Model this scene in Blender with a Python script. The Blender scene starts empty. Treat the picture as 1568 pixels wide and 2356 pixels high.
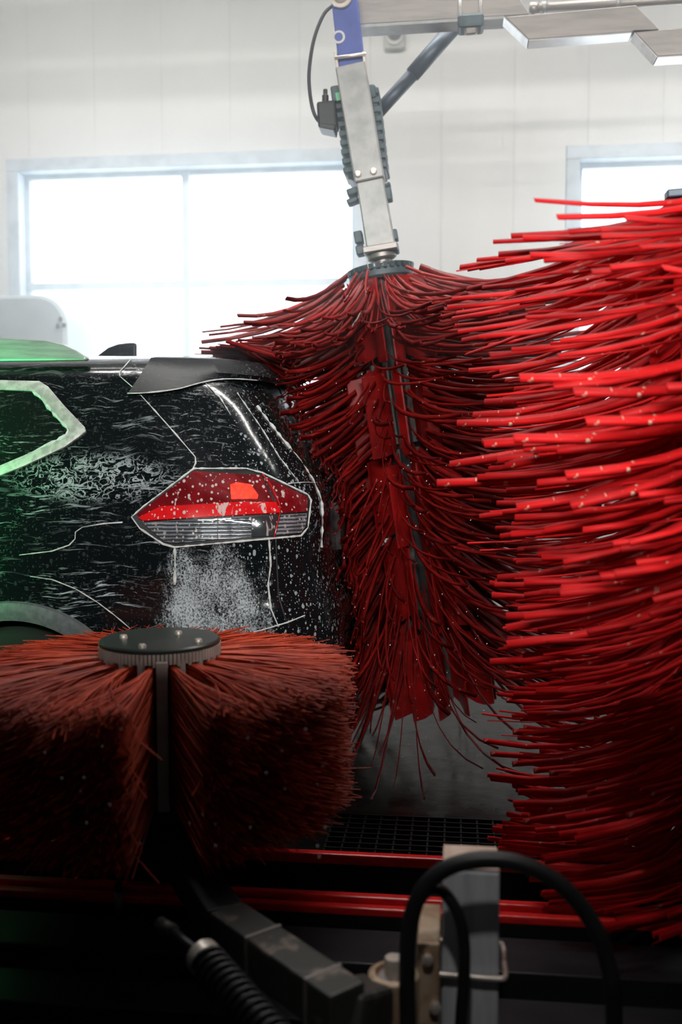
import bpy, bmesh, math, random
from mathutils import Vector, Matrix, Euler, geometry
from mathutils.bvhtree import BVHTree

# ------------------------------------------------------------------ camera, sky, lamps, exposure
random.seed(7)
R = math.radians
C = bpy.context.scene.collection
sc = bpy.context.scene
W_PX, H_PX = 1568, 2356
F_PX = 2290.0
CAM_H = 1.33
YAW, PITCH = R(6.5), R(3.95)
cam_d = bpy.data.cameras.new('camera')
cam = bpy.data.objects.new('camera', cam_d); C.objects.link(cam)
cam_d.sensor_fit = 'VERTICAL'; cam_d.sensor_height = 36.0; cam_d.sensor_width = 24.0
cam_d.lens = F_PX / H_PX * 36.0
cam_d.clip_start = 0.05
cam.location = (0, 0, CAM_H)
cam.rotation_euler = (math.pi/2 - PITCH, 0, YAW)
cam_d.dof.use_dof = True; cam_d.dof.focus_distance = 3.35; cam_d.dof.aperture_fstop = 1.7
sc.camera = cam
sc.view_settings.view_transform = 'Standard'; sc.view_settings.look = 'None'
sc.view_settings.gamma = 1.0; sc.view_settings.use_curve_mapping = False
sc.view_settings.exposure = 0.0

SKY = 4.8
LAMP_W = 215.0
GREEN_W = 7.0
HAZE = 0.16
wd = bpy.data.worlds.new('overcast_sky'); sc.world = wd; wd.use_nodes = True
bg = wd.node_tree.nodes['Background']
bg.inputs['Color'].default_value = (0.90, 0.96, 1.0, 1); bg.inputs['Strength'].default_value = SKY

def lamp(name, loc, rot, sx, sy, power, color, spread=180):
    l = bpy.data.lights.new(name, 'AREA'); l.shape = 'RECTANGLE'; l.size = sx; l.size_y = sy
    l.energy = power; l.color = color; l.spread = R(spread)
    o = bpy.data.objects.new(name, l); C.objects.link(o); o.location = loc; o.rotation_euler = rot
    return o
# long batten lamp mounted on the near wall, over the operator aisle (out of the picture, behind the camera)
lamp('wall_batten_lamp', (0.9, -1.0, 2.9), (R(92), 0, 0), 4.6, 0.04, LAMP_W, (1.0, 0.985, 0.95), 150)
# ceiling batten lamp above the conveyor
lamp('ceiling_batten_lamp', (-.3, 4.2, 4.3), (0, 0, 0), 4.0, 0.14, 65.0, (1.0, 0.985, 0.95), 130)
# added fill lamp, no known fitting, that brightens the far wall
lamp('added_wall_fill', (0.0, 4.9, 4.35), (R(35), 0, 0), 9.0, 0.10, 105.0, (1.0, 0.985, 0.95), 150)
# unseen spot added to brighten the post that carries the low brush
sl = bpy.data.lights.new('added_post_fill', 'SPOT'); sl.energy = 55; sl.spot_size = R(24); sl.spot_blend = .9; sl.shadow_soft_size = .06; sl.color = (1.0,.97,.93)
so = bpy.data.objects.new('added_post_fill', sl); C.objects.link(so); so.location = (-.05, .55, 2.75)
so.rotation_euler = (Vector((.08, 1.95, .30))-so.location).to_track_quat('-Z', 'Y').to_euler()
# green LED bar of the wash arch, left of the picture
lamp('green_led_lamp', (-2.0, 2.70, 1.10), (R(90), 0, R(-14)), 0.06, 0.6, GREEN_W, (0.03, 1.0, 0.22), 98)

# ------------------------------------------------------------------ pixel helpers
_M = Euler((math.pi/2 - PITCH, 0, YAW)).to_matrix()
CAM = Vector((0, 0, CAM_H))
def ray(px, py):
    return (_M @ Vector(((px - W_PX/2)/F_PX, -(py - H_PX/2)/F_PX, -1.0))).normalized()
def at(px, py, Y):
    d = ray(px, py); return CAM + d*(Y/d.y)
def atz(px, py, z):
    d = ray(px, py); return CAM + d*((z - CAM_H)/d.z)

# ------------------------------------------------------------------ mesh helpers
class MB:
    def __init__(s): s.v = []; s.f = []
    def add(s, vs, fs):
        n = len(s.v); s.v += [tuple(p) for p in vs]; s.f += [tuple(i+n for i in f) for f in fs]; return s
    def box(s, a, b):
        x0,y0,z0 = a; x1,y1,z1 = b
        return s.add([(x0,y0,z0),(x1,y0,z0),(x1,y1,z0),(x0,y1,z0),(x0,y0,z1),(x1,y0,z1),(x1,y1,z1),(x0,y1,z1)],
              [(0,3,2,1),(4,5,6,7),(0,1,5,4),(1,2,6,5),(2,3,7,6),(3,0,4,7)])
    def bar(s, p0, p1, w, d, ref=(0,1,0), w1=None, d1=None):
        p0 = Vector(p0); p1 = Vector(p1); t = (p1-p0).normalized(); r = Vector(ref)
        side = t.cross(r).normalized(); dep = side.cross(t).normalized()
        w1 = w1 or w; d1 = d1 or d; vs = []
        for p, ww, dd in ((p0,w,d),(p1,w1,d1)):
            for sx, sy in ((-1,-1),(1,-1),(1,1),(-1,1)): vs.append(p + side*sx*ww/2 + dep*sy*dd/2)
        return s.add(vs, [(3,2,1,0),(4,5,6,7),(0,1,5,4),(1,2,6,5),(2,3,7,6),(3,0,4,7)])
    def tube(s, pts, r, n=8, caps=True):
        pts = [Vector(p) for p in pts]; vs = []; fs = []; m = len(pts)
        rr = r if isinstance(r, (list, tuple)) else [r]*m
        t = (pts[1]-pts[0]).normalized()
        u = t.cross(Vector((0,0,1)));
        if u.length < 1e-3: u = t.cross(Vector((0,1,0)))
        u.normalize()
        for i, p in enumerate(pts):
            a = pts[max(i-1,0)]; b = pts[min(i+1,m-1)]; t = (b-a).normalized()
            u = (u - t*u.dot(t)).normalized(); w = t.cross(u)
            for k in range(n):
                an = 2*math.pi*k/n; vs.append(p + (u*math.cos(an) + w*math.sin(an))*rr[i])
        for i in range(m-1):
            for k in range(n):
                k2 = (k+1) % n; fs.append((i*n+k, i*n+k2, (i+1)*n+k2, (i+1)*n+k))
        if caps: fs.append(tuple(reversed(range(n)))); fs.append(tuple((m-1)*n+k for k in range(n)))
        return s.add(vs, fs)
    def lathe(s, prof, n=32, origin=(0,0,0), axis='Z', caps=True):
        vs = []; fs = []; o = Vector(origin); m = len(prof)
        for r, h in prof:
            for k in range(n):
                a = 2*math.pi*k/n; c, q = r*math.cos(a), r*math.sin(a)
                vs.append(o + (Vector((c,q,h)) if axis == 'Z' else Vector((c,h,q)) if axis == 'Y' else Vector((h,c,q))))
        for i in range(m-1):
            for k in range(n):
                k2 = (k+1) % n; fs.append((i*n+k, i*n+k2, (i+1)*n+k2, (i+1)*n+k))
        if caps: fs.append(tuple(reversed(range(n)))); fs.append(tuple((m-1)*n+k for k in range(n)))
        return s.add(vs, fs)
    def prism(s, poly, vec):          # polygon of 3D points swept along vec
        n = len(poly); v = Vector(vec); vs = [Vector(p) for p in poly] + [Vector(p)+v for p in poly]
        return s.add(vs, [tuple(range(n)), tuple(reversed(range(n, 2*n)))] + [(i, i+n, (i+1) % n+n, (i+1) % n) for i in range(n)])
    def mesh(s, name, smooth=False, fix=True):
        me = bpy.data.meshes.new(name); me.from_pydata(s.v, [], s.f)
        if fix:
            bm = bmesh.new(); bm.from_mesh(me); bmesh.ops.recalc_face_normals(bm, faces=bm.faces); bm.to_mesh(me); bm.free()
        if smooth: me.shade_smooth()
        me.update(); return me
    def build(s, name, mat, parent=None, smooth=False, bevel=0, fix=True, auto=None):
        me = s.mesh(name, smooth or auto is not None, fix)
        o = bpy.data.objects.new(name, me); C.objects.link(o); me.materials.append(mat)
        if auto is not None: me.set_sharp_from_angle(angle=R(auto))
        if bevel:
            b = o.modifiers.new('bevel', 'BEVEL'); b.width = bevel; b.segments = 2; b.limit_method = 'ANGLE'
        if parent:
            o.parent = parent; o.matrix_parent_inverse = parent.matrix_basis.inverted()
        return o
def tag(o, label, cat, group=None, kind=None):
    if label: o['label'] = label
    if cat: o['category'] = cat
    if group: o['group'] = group
    if kind: o['kind'] = kind
    return o
def thing(name, label, cat, loc=(0,0,0), rot=(0,0,0), group=None):
    o = bpy.data.objects.new(name, None); C.objects.link(o); o.empty_display_size = .1
    o.location = loc; o.rotation_euler = rot
    return tag(o, label, cat, group)
def struct(o): o['kind'] = 'structure'; return o
def spline(pts, n=8):
    pts = [Vector(p) for p in pts]; out = []
    for i in range(len(pts)-1):
        p0 = pts[max(i-1,0)]; p1 = pts[i]; p2 = pts[i+1]; p3 = pts[min(i+2, len(pts)-1)]
        for k in range(n):
            t = k/n
            out.append(0.5*((2*p1) + (p2-p0)*t + (2*p0-5*p1+4*p2-p3)*t*t + (3*p1-p0-3*p2+p3)*t**3))
    out.append(pts[-1]); return out

# ------------------------------------------------------------------ materials
class NT:
    def __init__(s, name):
        s.m = bpy.data.materials.new(name); s.m.use_nodes = True; s.t = s.m.node_tree
        s.b = s.t.nodes['Principled BSDF']; s.out = s.t.nodes['Material Output']
    def n(s, typ, **kw):
        nd = s.t.nodes.new(typ)
        for k, v in kw.items():
            if k in ('operation','blend_type','data_type','noise_dimensions','feature','interpolation_type','voronoi_dimensions','wave_type','bands_direction'): setattr(nd, k, v)
            else: nd.inputs[k.replace('_',' ')].default_value = v
        return nd
    def l(s, a, b): s.t.links.new(a, b)
    def coord(s, scale=(1,1,1), loc=(0,0,0)):
        tc = s.n('ShaderNodeTexCoord'); mp = s.n('ShaderNodeMapping')
        mp.inputs['Scale'].default_value = scale; mp.inputs['Location'].default_value = loc
        s.l(tc.outputs['Object'], mp.inputs['Vector']); return mp.outputs['Vector']
    def noise(s, vec, scale, detail=3, rough=.55, dist=0):
        nd = s.n('ShaderNodeTexNoise', Scale=scale, Detail=detail, Roughness=rough, Distortion=dist)
        s.l(vec, nd.inputs['Vector']); return nd.outputs['Fac']
    def ramp(s, fac, a, b):            # smooth step from a to b
        nd = s.n('ShaderNodeMapRange', interpolation_type='SMOOTHSTEP')
        nd.inputs['From Min'].default_value = a; nd.inputs['From Max'].default_value = b
        s.l(fac, nd.inputs['Value']); return nd.outputs['Result']
    def math(s, op, a, b=None):
        nd = s.n('ShaderNodeMath', operation=op)
        for i, x in enumerate((a, b)):
            if x is None: continue
            if isinstance(x, (int, float)): nd.inputs[i].default_value = x
            else: s.l(x, nd.inputs[i])
        nd.use_clamp = False; return nd.outputs[0]
    def mix(s, fac, c1, c2):
        nd = s.n('ShaderNodeMix', data_type='RGBA')
        if isinstance(fac, (int, float)): nd.inputs[0].default_value = fac
        else: s.l(fac, nd.inputs[0])
        for i, c in ((6, c1), (7, c2)):
            if isinstance(c, tuple): nd.inputs[i].default_value = (*c[:3], 1)
            else: s.l(c, nd.inputs[i])
        return nd.outputs[2]
    def bump(s, h, strength=.3, dist=.01):
        nd = s.n('ShaderNodeBump', Strength=strength, Distance=dist); s.l(h, nd.inputs['Height']); s.l(nd.outputs[0], s.b.inputs['Normal'])
def plain(name, col, rough=.5, metal=0, col2=None, scale=8, stretch=(1,1,1), bump=0, coat=0, spec=None, lo=.35, hi=.7, r2=None):
    t = NT(name); b = t.b
    b.inputs['Base Color'].default_value = (*col, 1); b.inputs['Roughness'].default_value = rough; b.inputs['Metallic'].default_value = metal
    b.inputs['Coat Weight'].default_value = coat
    if spec is not None: b.inputs['Specular IOR Level'].default_value = spec
    v = t.coord(stretch); f = t.noise(v, scale, 5, .6)
    col2 = col2 or tuple(c*.8 for c in col)
    m = t.ramp(f, lo, hi); t.l(t.mix(m, col, col2), b.inputs['Base Color'])
    if r2 is not None:
        mr = t.n('ShaderNodeMapRange'); t.l(m, mr.inputs['Value']); mr.inputs['To Min'].default_value = rough; mr.inputs['To Max'].default_value = r2
        t.l(mr.outputs[0], b.inputs['Roughness'])
    if bump: t.bump(f, bump, .01)
    return t.m
M = {}
M['wall'] = plain('white_sandwich_panel', (.78,.78,.76), .55, 0, (.73,.735,.72), 1.3, (1,1,.25))
M['wall_core'] = plain('panel_joint_grey', (.62,.62,.61), .8)
M['near_wall'] = plain('dark_near_wall', (.025,.027,.03), .6)
M['end_wall'] = plain('grey_end_wall', (.07,.073,.078), .6)
M['ceiling'] = plain('ceiling_panel', (.10,.105,.11), .6)
M['frame'] = plain('window_frame_white', (.62,.70,.76), .4)
M['steel'] = plain('brushed_stainless', (.34,.31,.29), .42, .55, (.27,.25,.235), 5, (1,1,9), .05)
M['steel_bright'] = plain('bright_stainless', (.62,.61,.60), .3, .6, (.45,.44,.43), 6, (1,1,6))
M['alu'] = plain('cast_aluminium', (.36,.36,.35), .45, .4, (.27,.275,.27), 14, (1,1,1), .08)
M['galv'] = plain('galvanised_post', (.60,.62,.66), .5, .1, (.46,.48,.52), 7, (6,6,.6), .05)
M['post_top'] = plain('weathered_post_top', (.78,.60,.50), .7, .1, (.60,.44,.36), 14)
M['blue'] = plain('blue_paint_steel', (.075,.11,.36), .4, 0, (.055,.085,.29), 12)
M['brace'] = plain('dark_grey_tube', (.075,.10,.13), .45, .3, (.055,.075,.10), 10)
M['motor'] = plain('grey_teal_motor', (.085,.12,.135), .5, .2, (.05,.075,.085), 16, (1,1,1), .2)
M['black'] = plain('black_rubber', (.012,.013,.014), .45, 0, (.008,.008,.009), 20)
M['black_metal'] = plain('black_painted_steel', (.028,.030,.030), .42, .2, (.016,.017,.017), 12, (1,1,1), .1)
M['worn'] = plain('worn_dark_steel', (.055,.055,.05), .45, .3, (.20,.16,.13), 11, (1,1,1), .15, lo=.56, hi=.66)
M['rust'] = plain('rusty_bronze', (.55,.42,.30), .5, .2, (.32,.20,.12), 13, (1,1,1), .1)
M['zinc'] = plain('zinc_bolt', (.75,.68,.60), .35, .5, (.55,.49,.43), 16)
M['floor'] = plain('wet_dark_floor', (.009,.010,.010), .16, 0, (.016,.018,.017), 6, (1,1,1), .25, spec=.3, r2=.30)
M['rail_red'] = plain('red_guide_rail', (.85,.025,.022), .3, 0, (.62,.015,.015), 30, (.4,1,1), .2)
M['dark_channel'] = plain('dark_conveyor_steel', (.022,.025,.030), .38, .3, (.012,.014,.016), 9, (.3,1,1), .1)
M['grate'] = plain('steel_grate', (.05,.055,.055), .4, .6)
M['tag_green'] = plain('green_sticker', (.20,.62,.34), .5)
M['housing'] = plain('pale_grey_housing', (.62,.70,.74), .35, 0, (.55,.63,.67), 3)
M['cctv'] = plain('white_plastic', (.60,.60,.57), .45)
M['cctv_dome'] = plain('grey_dome', (.20,.21,.22), .2)
M['disc'] = plain('black_plastic_disc', (.020,.030,.026), .32, 0, (.03,.042,.036), 9)
M['rim_white'] = plain('pale_ribbed_rim', (.52,.47,.42), .5, 0, (.40,.35,.31), 20)
M['hair_grey'] = plain('grey_channel', (.16,.17,.16), .5, .3, (.10,.11,.105), 60, (1,1,1), .3)
M['paper'] = plain('white_strip', (.80,.81,.83), .5)

def brush_mat(name, c1, c2, specks=0, rough=.42, sheen=0, trans=.0):
    t = NT(name); b = t.b; v = t.coord((1,1,1))
    oi = t.n('ShaderNodeObjectInfo')
    f = t.noise(v, 5, 4, .6); f2 = t.noise(t.coord((3,3,40)), 3, 3)
    k = t.math('ADD', t.math('MULTIPLY', f, .6), t.math('MULTIPLY', f2, .4))
    k = t.math('ADD', k, t.math('MULTIPLY', t.math('SUBTRACT', oi.outputs['Random'], .5), .25))
    col = t.mix(t.ramp(k, .36, .66), c1, c2)
    if specks:
        n = t.noise(v, 42, 2, .5); m = t.ramp(n, .66, .72); n2 = t.ramp(t.noise(t.coord((1,1,1),(3,1,2)), 5, 2), .45, .6)
        col = t.mix(t.math('MULTIPLY', t.math('MULTIPLY', m, n2), specks), col, (.80,.55,.42))
    t.l(col, b.inputs['Base Color']); b.inputs['Roughness'].default_value = rough; b.inputs['Specular IOR Level'].default_value = .3
    if trans:
        tr = t.n('ShaderNodeBsdfTranslucent'); t.l(col, tr.inputs['Color']); mx = t.n('ShaderNodeMixShader'); mx.inputs[0].default_value = trans
        t.l(b.outputs[0], mx.inputs[1]); t.l(tr.outputs[0], mx.inputs[2]); t.l(mx.outputs[0], t.out.inputs['Surface'])
    return t.m
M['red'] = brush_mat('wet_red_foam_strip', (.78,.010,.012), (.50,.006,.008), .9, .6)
M['red_shaded'] = brush_mat('wet_red_strip_shaded', (.34,.014,.012), (.13,.006,.006), .35, .36)  # red of the hanging brush, with its shade darkened into the colour
M['red_panel'] = brush_mat('red_cloth_panel', (.40,.010,.010), (.26,.008,.008), .25, .4)
M['bristle'] = brush_mat('orange_red_bristle', (.60,.070,.022), (.30,.022,.008), 0, .5)

def glass_mat():
    t = NT('window_glass'); tr = t.n('ShaderNodeBsdfTransparent'); tr.inputs['Color'].default_value = (.96,.98,1,1)
    gl = t.n('ShaderNodeBsdfGlossy', Roughness=.05); mx = t.n('ShaderNodeMixShader'); mx.inputs[0].default_value = .05
    f = t.noise(t.coord(), 3, 3); t.l(t.math('ADD', t.math('MULTIPLY', f, .06), .02), mx.inputs[0])
    t.l(tr.outputs[0], mx.inputs[1]); t.l(gl.outputs[0], mx.inputs[2]); t.l(mx.outputs[0], t.out.inputs['Surface']); return t.m
M['glass'] = glass_mat()

def paint_mat(name, base, foam, streak=1.0, drops=1.0, rough=.10):
    """wet black paint under soap: wind-drawn streaks along the flank, beads towards the tail"""
    t = NT(name); b = t.b; tc = t.n('ShaderNodeTexCoord'); sp = t.n('ShaderNodeSeparateXYZ'); t.l(tc.outputs['Object'], sp.inputs[0])
    X, Z = sp.outputs[0], sp.outputs[2]
    # streaks
    wob = t.noise(t.coord((2,2,2)), 1.6, 2)
    cb = t.n('ShaderNodeCombineXYZ'); t.l(t.math('MULTIPLY', X, 8.0), cb.inputs[0]); t.l(t.math('MULTIPLY', sp.outputs[1], 9.0), cb.inputs[1])
    t.l(t.math('ADD', t.math('MULTIPLY', Z, 92.0), t.math('MULTIPLY', wob, 11.0)), cb.inputs[2])
    s1 = t.ramp(t.noise(cb.outputs[0], 1.0, 4, .62, .8), .575, .66)
    cb2 = t.n('ShaderNodeCombineXYZ'); t.l(t.math('MULTIPLY', X, 26.0), cb2.inputs[0]); t.l(t.math('MULTIPLY', sp.outputs[1], 26.0), cb2.inputs[1])
    t.l(t.math('ADD', t.math('MULTIPLY', Z, 150.0), t.math('MULTIPLY', wob, 14.0)), cb2.inputs[2])
    s2 = t.ramp(t.noise(cb2.outputs[0], 1.0, 3, .6, .5), .60, .70)
    big = t.ramp(t.noise(t.coord((1.2,1.2,4)), 2.2, 3), .38, .60)
    st = t.math('MULTIPLY', t.math('MAXIMUM', s1, t.math('MULTIPLY', s2, .6)), big)
    low = t.ramp(Z, 1.55, 1.05)                       # less soap near the roof edge
    st = t.math('MULTIPLY', st, t.math('ADD', t.math('MULTIPLY', low, .75), .25))
    tail = t.ramp(X, -.86, -.62)                      # 0 on the flank .. 1 at the tail
    st = t.math('MULTIPLY', st, t.math('SUBTRACT', 1.0, tail))
    # a curdled patch below the quarter window
    cx_ = t.math('DIVIDE', t.math('ADD', X, 1.20), .26); cz_ = t.math('DIVIDE', t.math('SUBTRACT', Z, 1.215), .075)
    cw = t.ramp(t.math('ADD', t.math('MULTIPLY', cx_, cx_), t.math('MULTIPLY', cz_, cz_)), 1.6, .2)
    rid = t.ramp(t.math('ABSOLUTE', t.math('SUBTRACT', t.noise(t.coord((1,1,1.3)), 24, 3, .6, 1.2), .5)), .045, .012)
    curd = t.math('MULTIPLY', t.math('MULTIPLY', rid, cw), .75)
    # beads
    def beads(scale, rmax, loc):
        vo = t.n('ShaderNodeTexVoronoi', Scale=scale, Randomness=1.0); t.l(t.coord((1,1,.72), loc), vo.inputs['Vector'])
        sepc = t.n('ShaderNodeSeparateColor'); t.l(vo.outputs['Color'], sepc.inputs[0])
        rad = t.math('MULTIPLY', t.math('POWER', sepc.outputs[0], 3.0), rmax)
        return t.ramp(t.math('SUBTRACT', rad, vo.outputs['Distance']), 0.0, .06)
    bd = t.math('MAXIMUM', beads(80, .50, (0,0,0)), beads(170, .50, (3,1,2)))
    bd = t.math('MULTIPLY', bd, t.math('ADD', t.math('MULTIPLY', tail, .6), .05))
    # spattered soap plus a painted blue-white sheen on the lower rear corner
    dx = t.math('DIVIDE', t.math('ADD', X, .80), .19); dz = t.math('DIVIDE', t.math('SUBTRACT', Z, .76), .26)
    rr = t.math('ADD', t.math('ADD', t.math('MULTIPLY', dx, dx), t.math('MULTIPLY', dz, dz)), t.math('MULTIPLY', t.math('SUBTRACT', t.noise(t.coord((1,1,.6)), 9, 4, .65), .5), 5.0))
    blob = t.ramp(rr, 1.7, -.6)
    sn = t.noise(t.coord((1,1,.8)), 190, 4, .75)
    spat = t.math('MULTIPLY', t.ramp(t.math('ADD', sn, t.math('MULTIPLY', blob, .20)), .52, .74), t.ramp(blob, .02, .6))
    mask = t.math('MAXIMUM', t.math('MAXIMUM', t.math('MULTIPLY', t.math('MAXIMUM', st, curd), streak), t.math('MULTIPLY', bd, drops)), t.math('MULTIPLY', spat, 1.0*drops))
    mask = t.math('MINIMUM', mask, 1.0)
    t.l(t.mix(t.math('MULTIPLY', mask, .85), base, foam), b.inputs['Base Color'])
    mr = t.n('ShaderNodeMapRange'); t.l(mask, mr.inputs['Value']); mr.inputs['To Min'].default_value = rough; mr.inputs['To Max'].default_value = .5
    t.l(mr.outputs[0], b.inputs['Roughness']); b.inputs['Specular IOR Level'].default_value = .5
    t.bump(mask, .5, .004)
    return t.m
M['paint'] = paint_mat('soapy_black_paint', (.004,.006,.007), (.50,.57,.60))
M['car_glass'] = paint_mat('soapy_dark_glass', (.006,.010,.009), (.62,.68,.66), 1.0, .5, .05)
M['spoiler'] = paint_mat('soapy_black_spoiler', (.005,.007,.009), (.50,.57,.60), .5, .7, .34)
M['spoiler'].node_tree.nodes['Principled BSDF'].inputs['Specular IOR Level'].default_value = .18
M['foam'] = plain('soap_foam', (.66,.68,.66), .65, 0, (.46,.48,.47), 60, (1,1,1), .4)
M['trim_foam'] = plain('foam_covered_chrome_trim', (.62,.62,.59), .4, .25, (.42,.41,.39), 26, (1,1,1), .3, lo=.4, hi=.6)
M['rail_silver'] = plain('wet_silver_roof_rail', (.45,.50,.48), .35, .4, (.33,.37,.36), 9, (1,1,10), .1)
def soapy(m, amount=1.0):
    nt = m.node_tree; b = nt.nodes['Principled BSDF']; src = b.inputs['Base Color'].links[0].from_socket
    t = NT.__new__(NT); t.m = m; t.t = nt; t.b = b
    vo = t.n('ShaderNodeTexVoronoi', Scale=95.0); t.l(t.coord((1,1,.8)), vo.inputs['Vector']); sc_ = t.n('ShaderNodeSeparateColor'); t.l(vo.outputs['Color'], sc_.inputs[0])
    d = t.ramp(t.math('SUBTRACT', t.math('MULTIPLY', t.math('POWER', sc_.outputs[0], 2.5), .55), vo.outputs['Distance']), 0, .06)
    n2 = t.ramp(t.noise(t.coord((1,1,.5)), 26, 3, .6, .6), .63, .68)
    k = t.math('MULTIPLY', t.math('MINIMUM', t.math('ADD', d, n2), 1.0), .8*amount)
    t.l(t.mix(k, src, (.62,.56,.54)), b.inputs['Base Color']); return m
M['lens_red'] = plain('dark_red_lens', (.20,.006,.010), .12, 0, (.11,.004,.006), 14, coat=1)
M['lens_bar'] = plain('bright_red_light_bar', (.72,.010,.014), .12, 0, (.60,.008,.010), 20, coat=1)
M['lens_smoke'] = plain('smoked_clear_lens', (.05,.06,.065), .12, .3, (.03,.036,.04), 8, coat=1)
def ribbed():
    t = NT('ribbed_clear_lens'); tc = t.n('ShaderNodeTexCoord'); w = t.n('ShaderNodeTexWave', Scale=26.0, Distortion=1.2, wave_type='BANDS', bands_direction='Z')
    t.l(tc.outputs['Object'], w.inputs['Vector']); n = t.noise(t.coord((3,3,1)), 5, 3)
    k = t.math('MULTIPLY', w.outputs['Fac'], t.ramp(n, .35, .6)); t.l(t.mix(k, (.035,.042,.05), (.42,.46,.50)), t.b.inputs['Base Color'])
    t.b.inputs['Roughness'].default_value = .15; t.b.inputs['Metallic'].default_value = .4; t.b.inputs['Coat Weight'].default_value = 1; t.bump(w.outputs['Fac'], .4, .004)
    return t.m
M['lens_clear'] = ribbed()
for k_ in ('lens_red','lens_bar','lens_smoke','lens_clear'): soapy(M[k_])
def glow(name, col, s):
    t = NT(name); t.b.inputs['Base Color'].default_value = (*col,1); t.b.inputs['Emission Color'].default_value = (*col,1); t.b.inputs['Emission Strength'].default_value = s
    v = t.n('ShaderNodeTexVoronoi', Scale=70.0); t.l(t.coord(), v.inputs['Vector']); t.l(t.math('MULTIPLY', t.ramp(v.outputs['Distance'], .9, .1), s), t.b.inputs['Emission Strength']); return t.m
M['bulb'] = glow('lit_brake_bulb', (1.0,.03,.006), 1.3)
M['tyre'] = plain('tyre_rubber', (.012,.012,.012), .7)
M['alloy'] = plain('alloy_rim', (.35,.35,.36), .35, .8)
M['arch'] = plain('wet_grey_arch_moulding', (.10,.115,.12), .4, 0, (.16,.17,.175), 40, (1,1,1), .2)
M['plate_white'] = plain('licence_plate', (.10,.08,.085), .3, 0, (.06,.05,.05), 20)

# ------------------------------------------------------------------ the hall
WALL_Y = 6.5; X0, X1 = -7.5, 6.5; NEAR_Y = -1.3; CEIL = 4.45
struct(MB().box((X0-.2,NEAR_Y-.2,-.3),(X1+.2,WALL_Y+.25,0)).build('floor', M['floor']))
struct(MB().box((X0-.2,NEAR_Y-.2,CEIL),(X1+.2,WALL_Y+.25,CEIL+.2)).build('ceiling', M['ceiling']))
struct(MB().box((X0-.2,NEAR_Y-.2,0),(X1+.2,NEAR_Y,CEIL)).build('wall_near', M['near_wall']))
struct(MB().box((X0-.2,NEAR_Y,0),(X0,WALL_Y+.25,CEIL)).build('wall_left', M['end_wall']))
struct(MB().box((X1,NEAR_Y,0),(X1+.2,WALL_Y+.25,CEIL)).build('wall_right', M['end_wall']))
# window openings in the far wall (world x, z)
a = at(14, 362, WALL_Y); bcr = at(846, 343, WALL_Y)
w1 = (a.x, bcr.x, .95, .5*(a.z+bcr.z))
a2 = at(1302, 336, WALL_Y)
w2 = (a2.x, a2.x + (w1[1]-w1[0]), .95, a2.z)
w0 = (w1[0]-.75-(w1[1]-w1[0]), w1[0]-.75, .95, w1[3])
WINS = [w1, w2, w0]
def wall_rects(x0, x1, z0, z1):
    xs = sorted({x0, x1, *[w[0] for w in WINS if x0 < w[0] < x1], *[w[1] for w in WINS if x0 < w[1] < x1]})
    for i in range(len(xs)-1):
        xm = (xs[i]+xs[i+1])/2; ws = [w for w in WINS if w[0] < xm < w[1]]
        if ws: yield (xs[i], xs[i+1], z0, ws[0][2]); yield (xs[i], xs[i+1], ws[0][3], z1)
        else: yield (xs[i], xs[i+1], z0, z1)
mb = MB()
for x0, x1, z0, z1 in wall_rects(X0, X1, 0, CEIL): mb.box((x0, WALL_Y+.02, z0), (x1, WALL_Y+.22, z1))
wall = struct(mb.build('wall_back', M['wall_core']))
PW = .455
k = 0; x = at(1015, 300, WALL_Y).x - 16*PW
while x < X1:
    for x0, x1, z0, z1 in wall_rects(max(x+.0008, X0), min(x+PW-.0008, X1), 0.0, CEIL):
        if x1-x0 > .01: MB().box((x0, WALL_Y, z0), (x1, WALL_Y+.022, z1)).build('wall_panel', M['wall'], wall)
    x += PW
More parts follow.
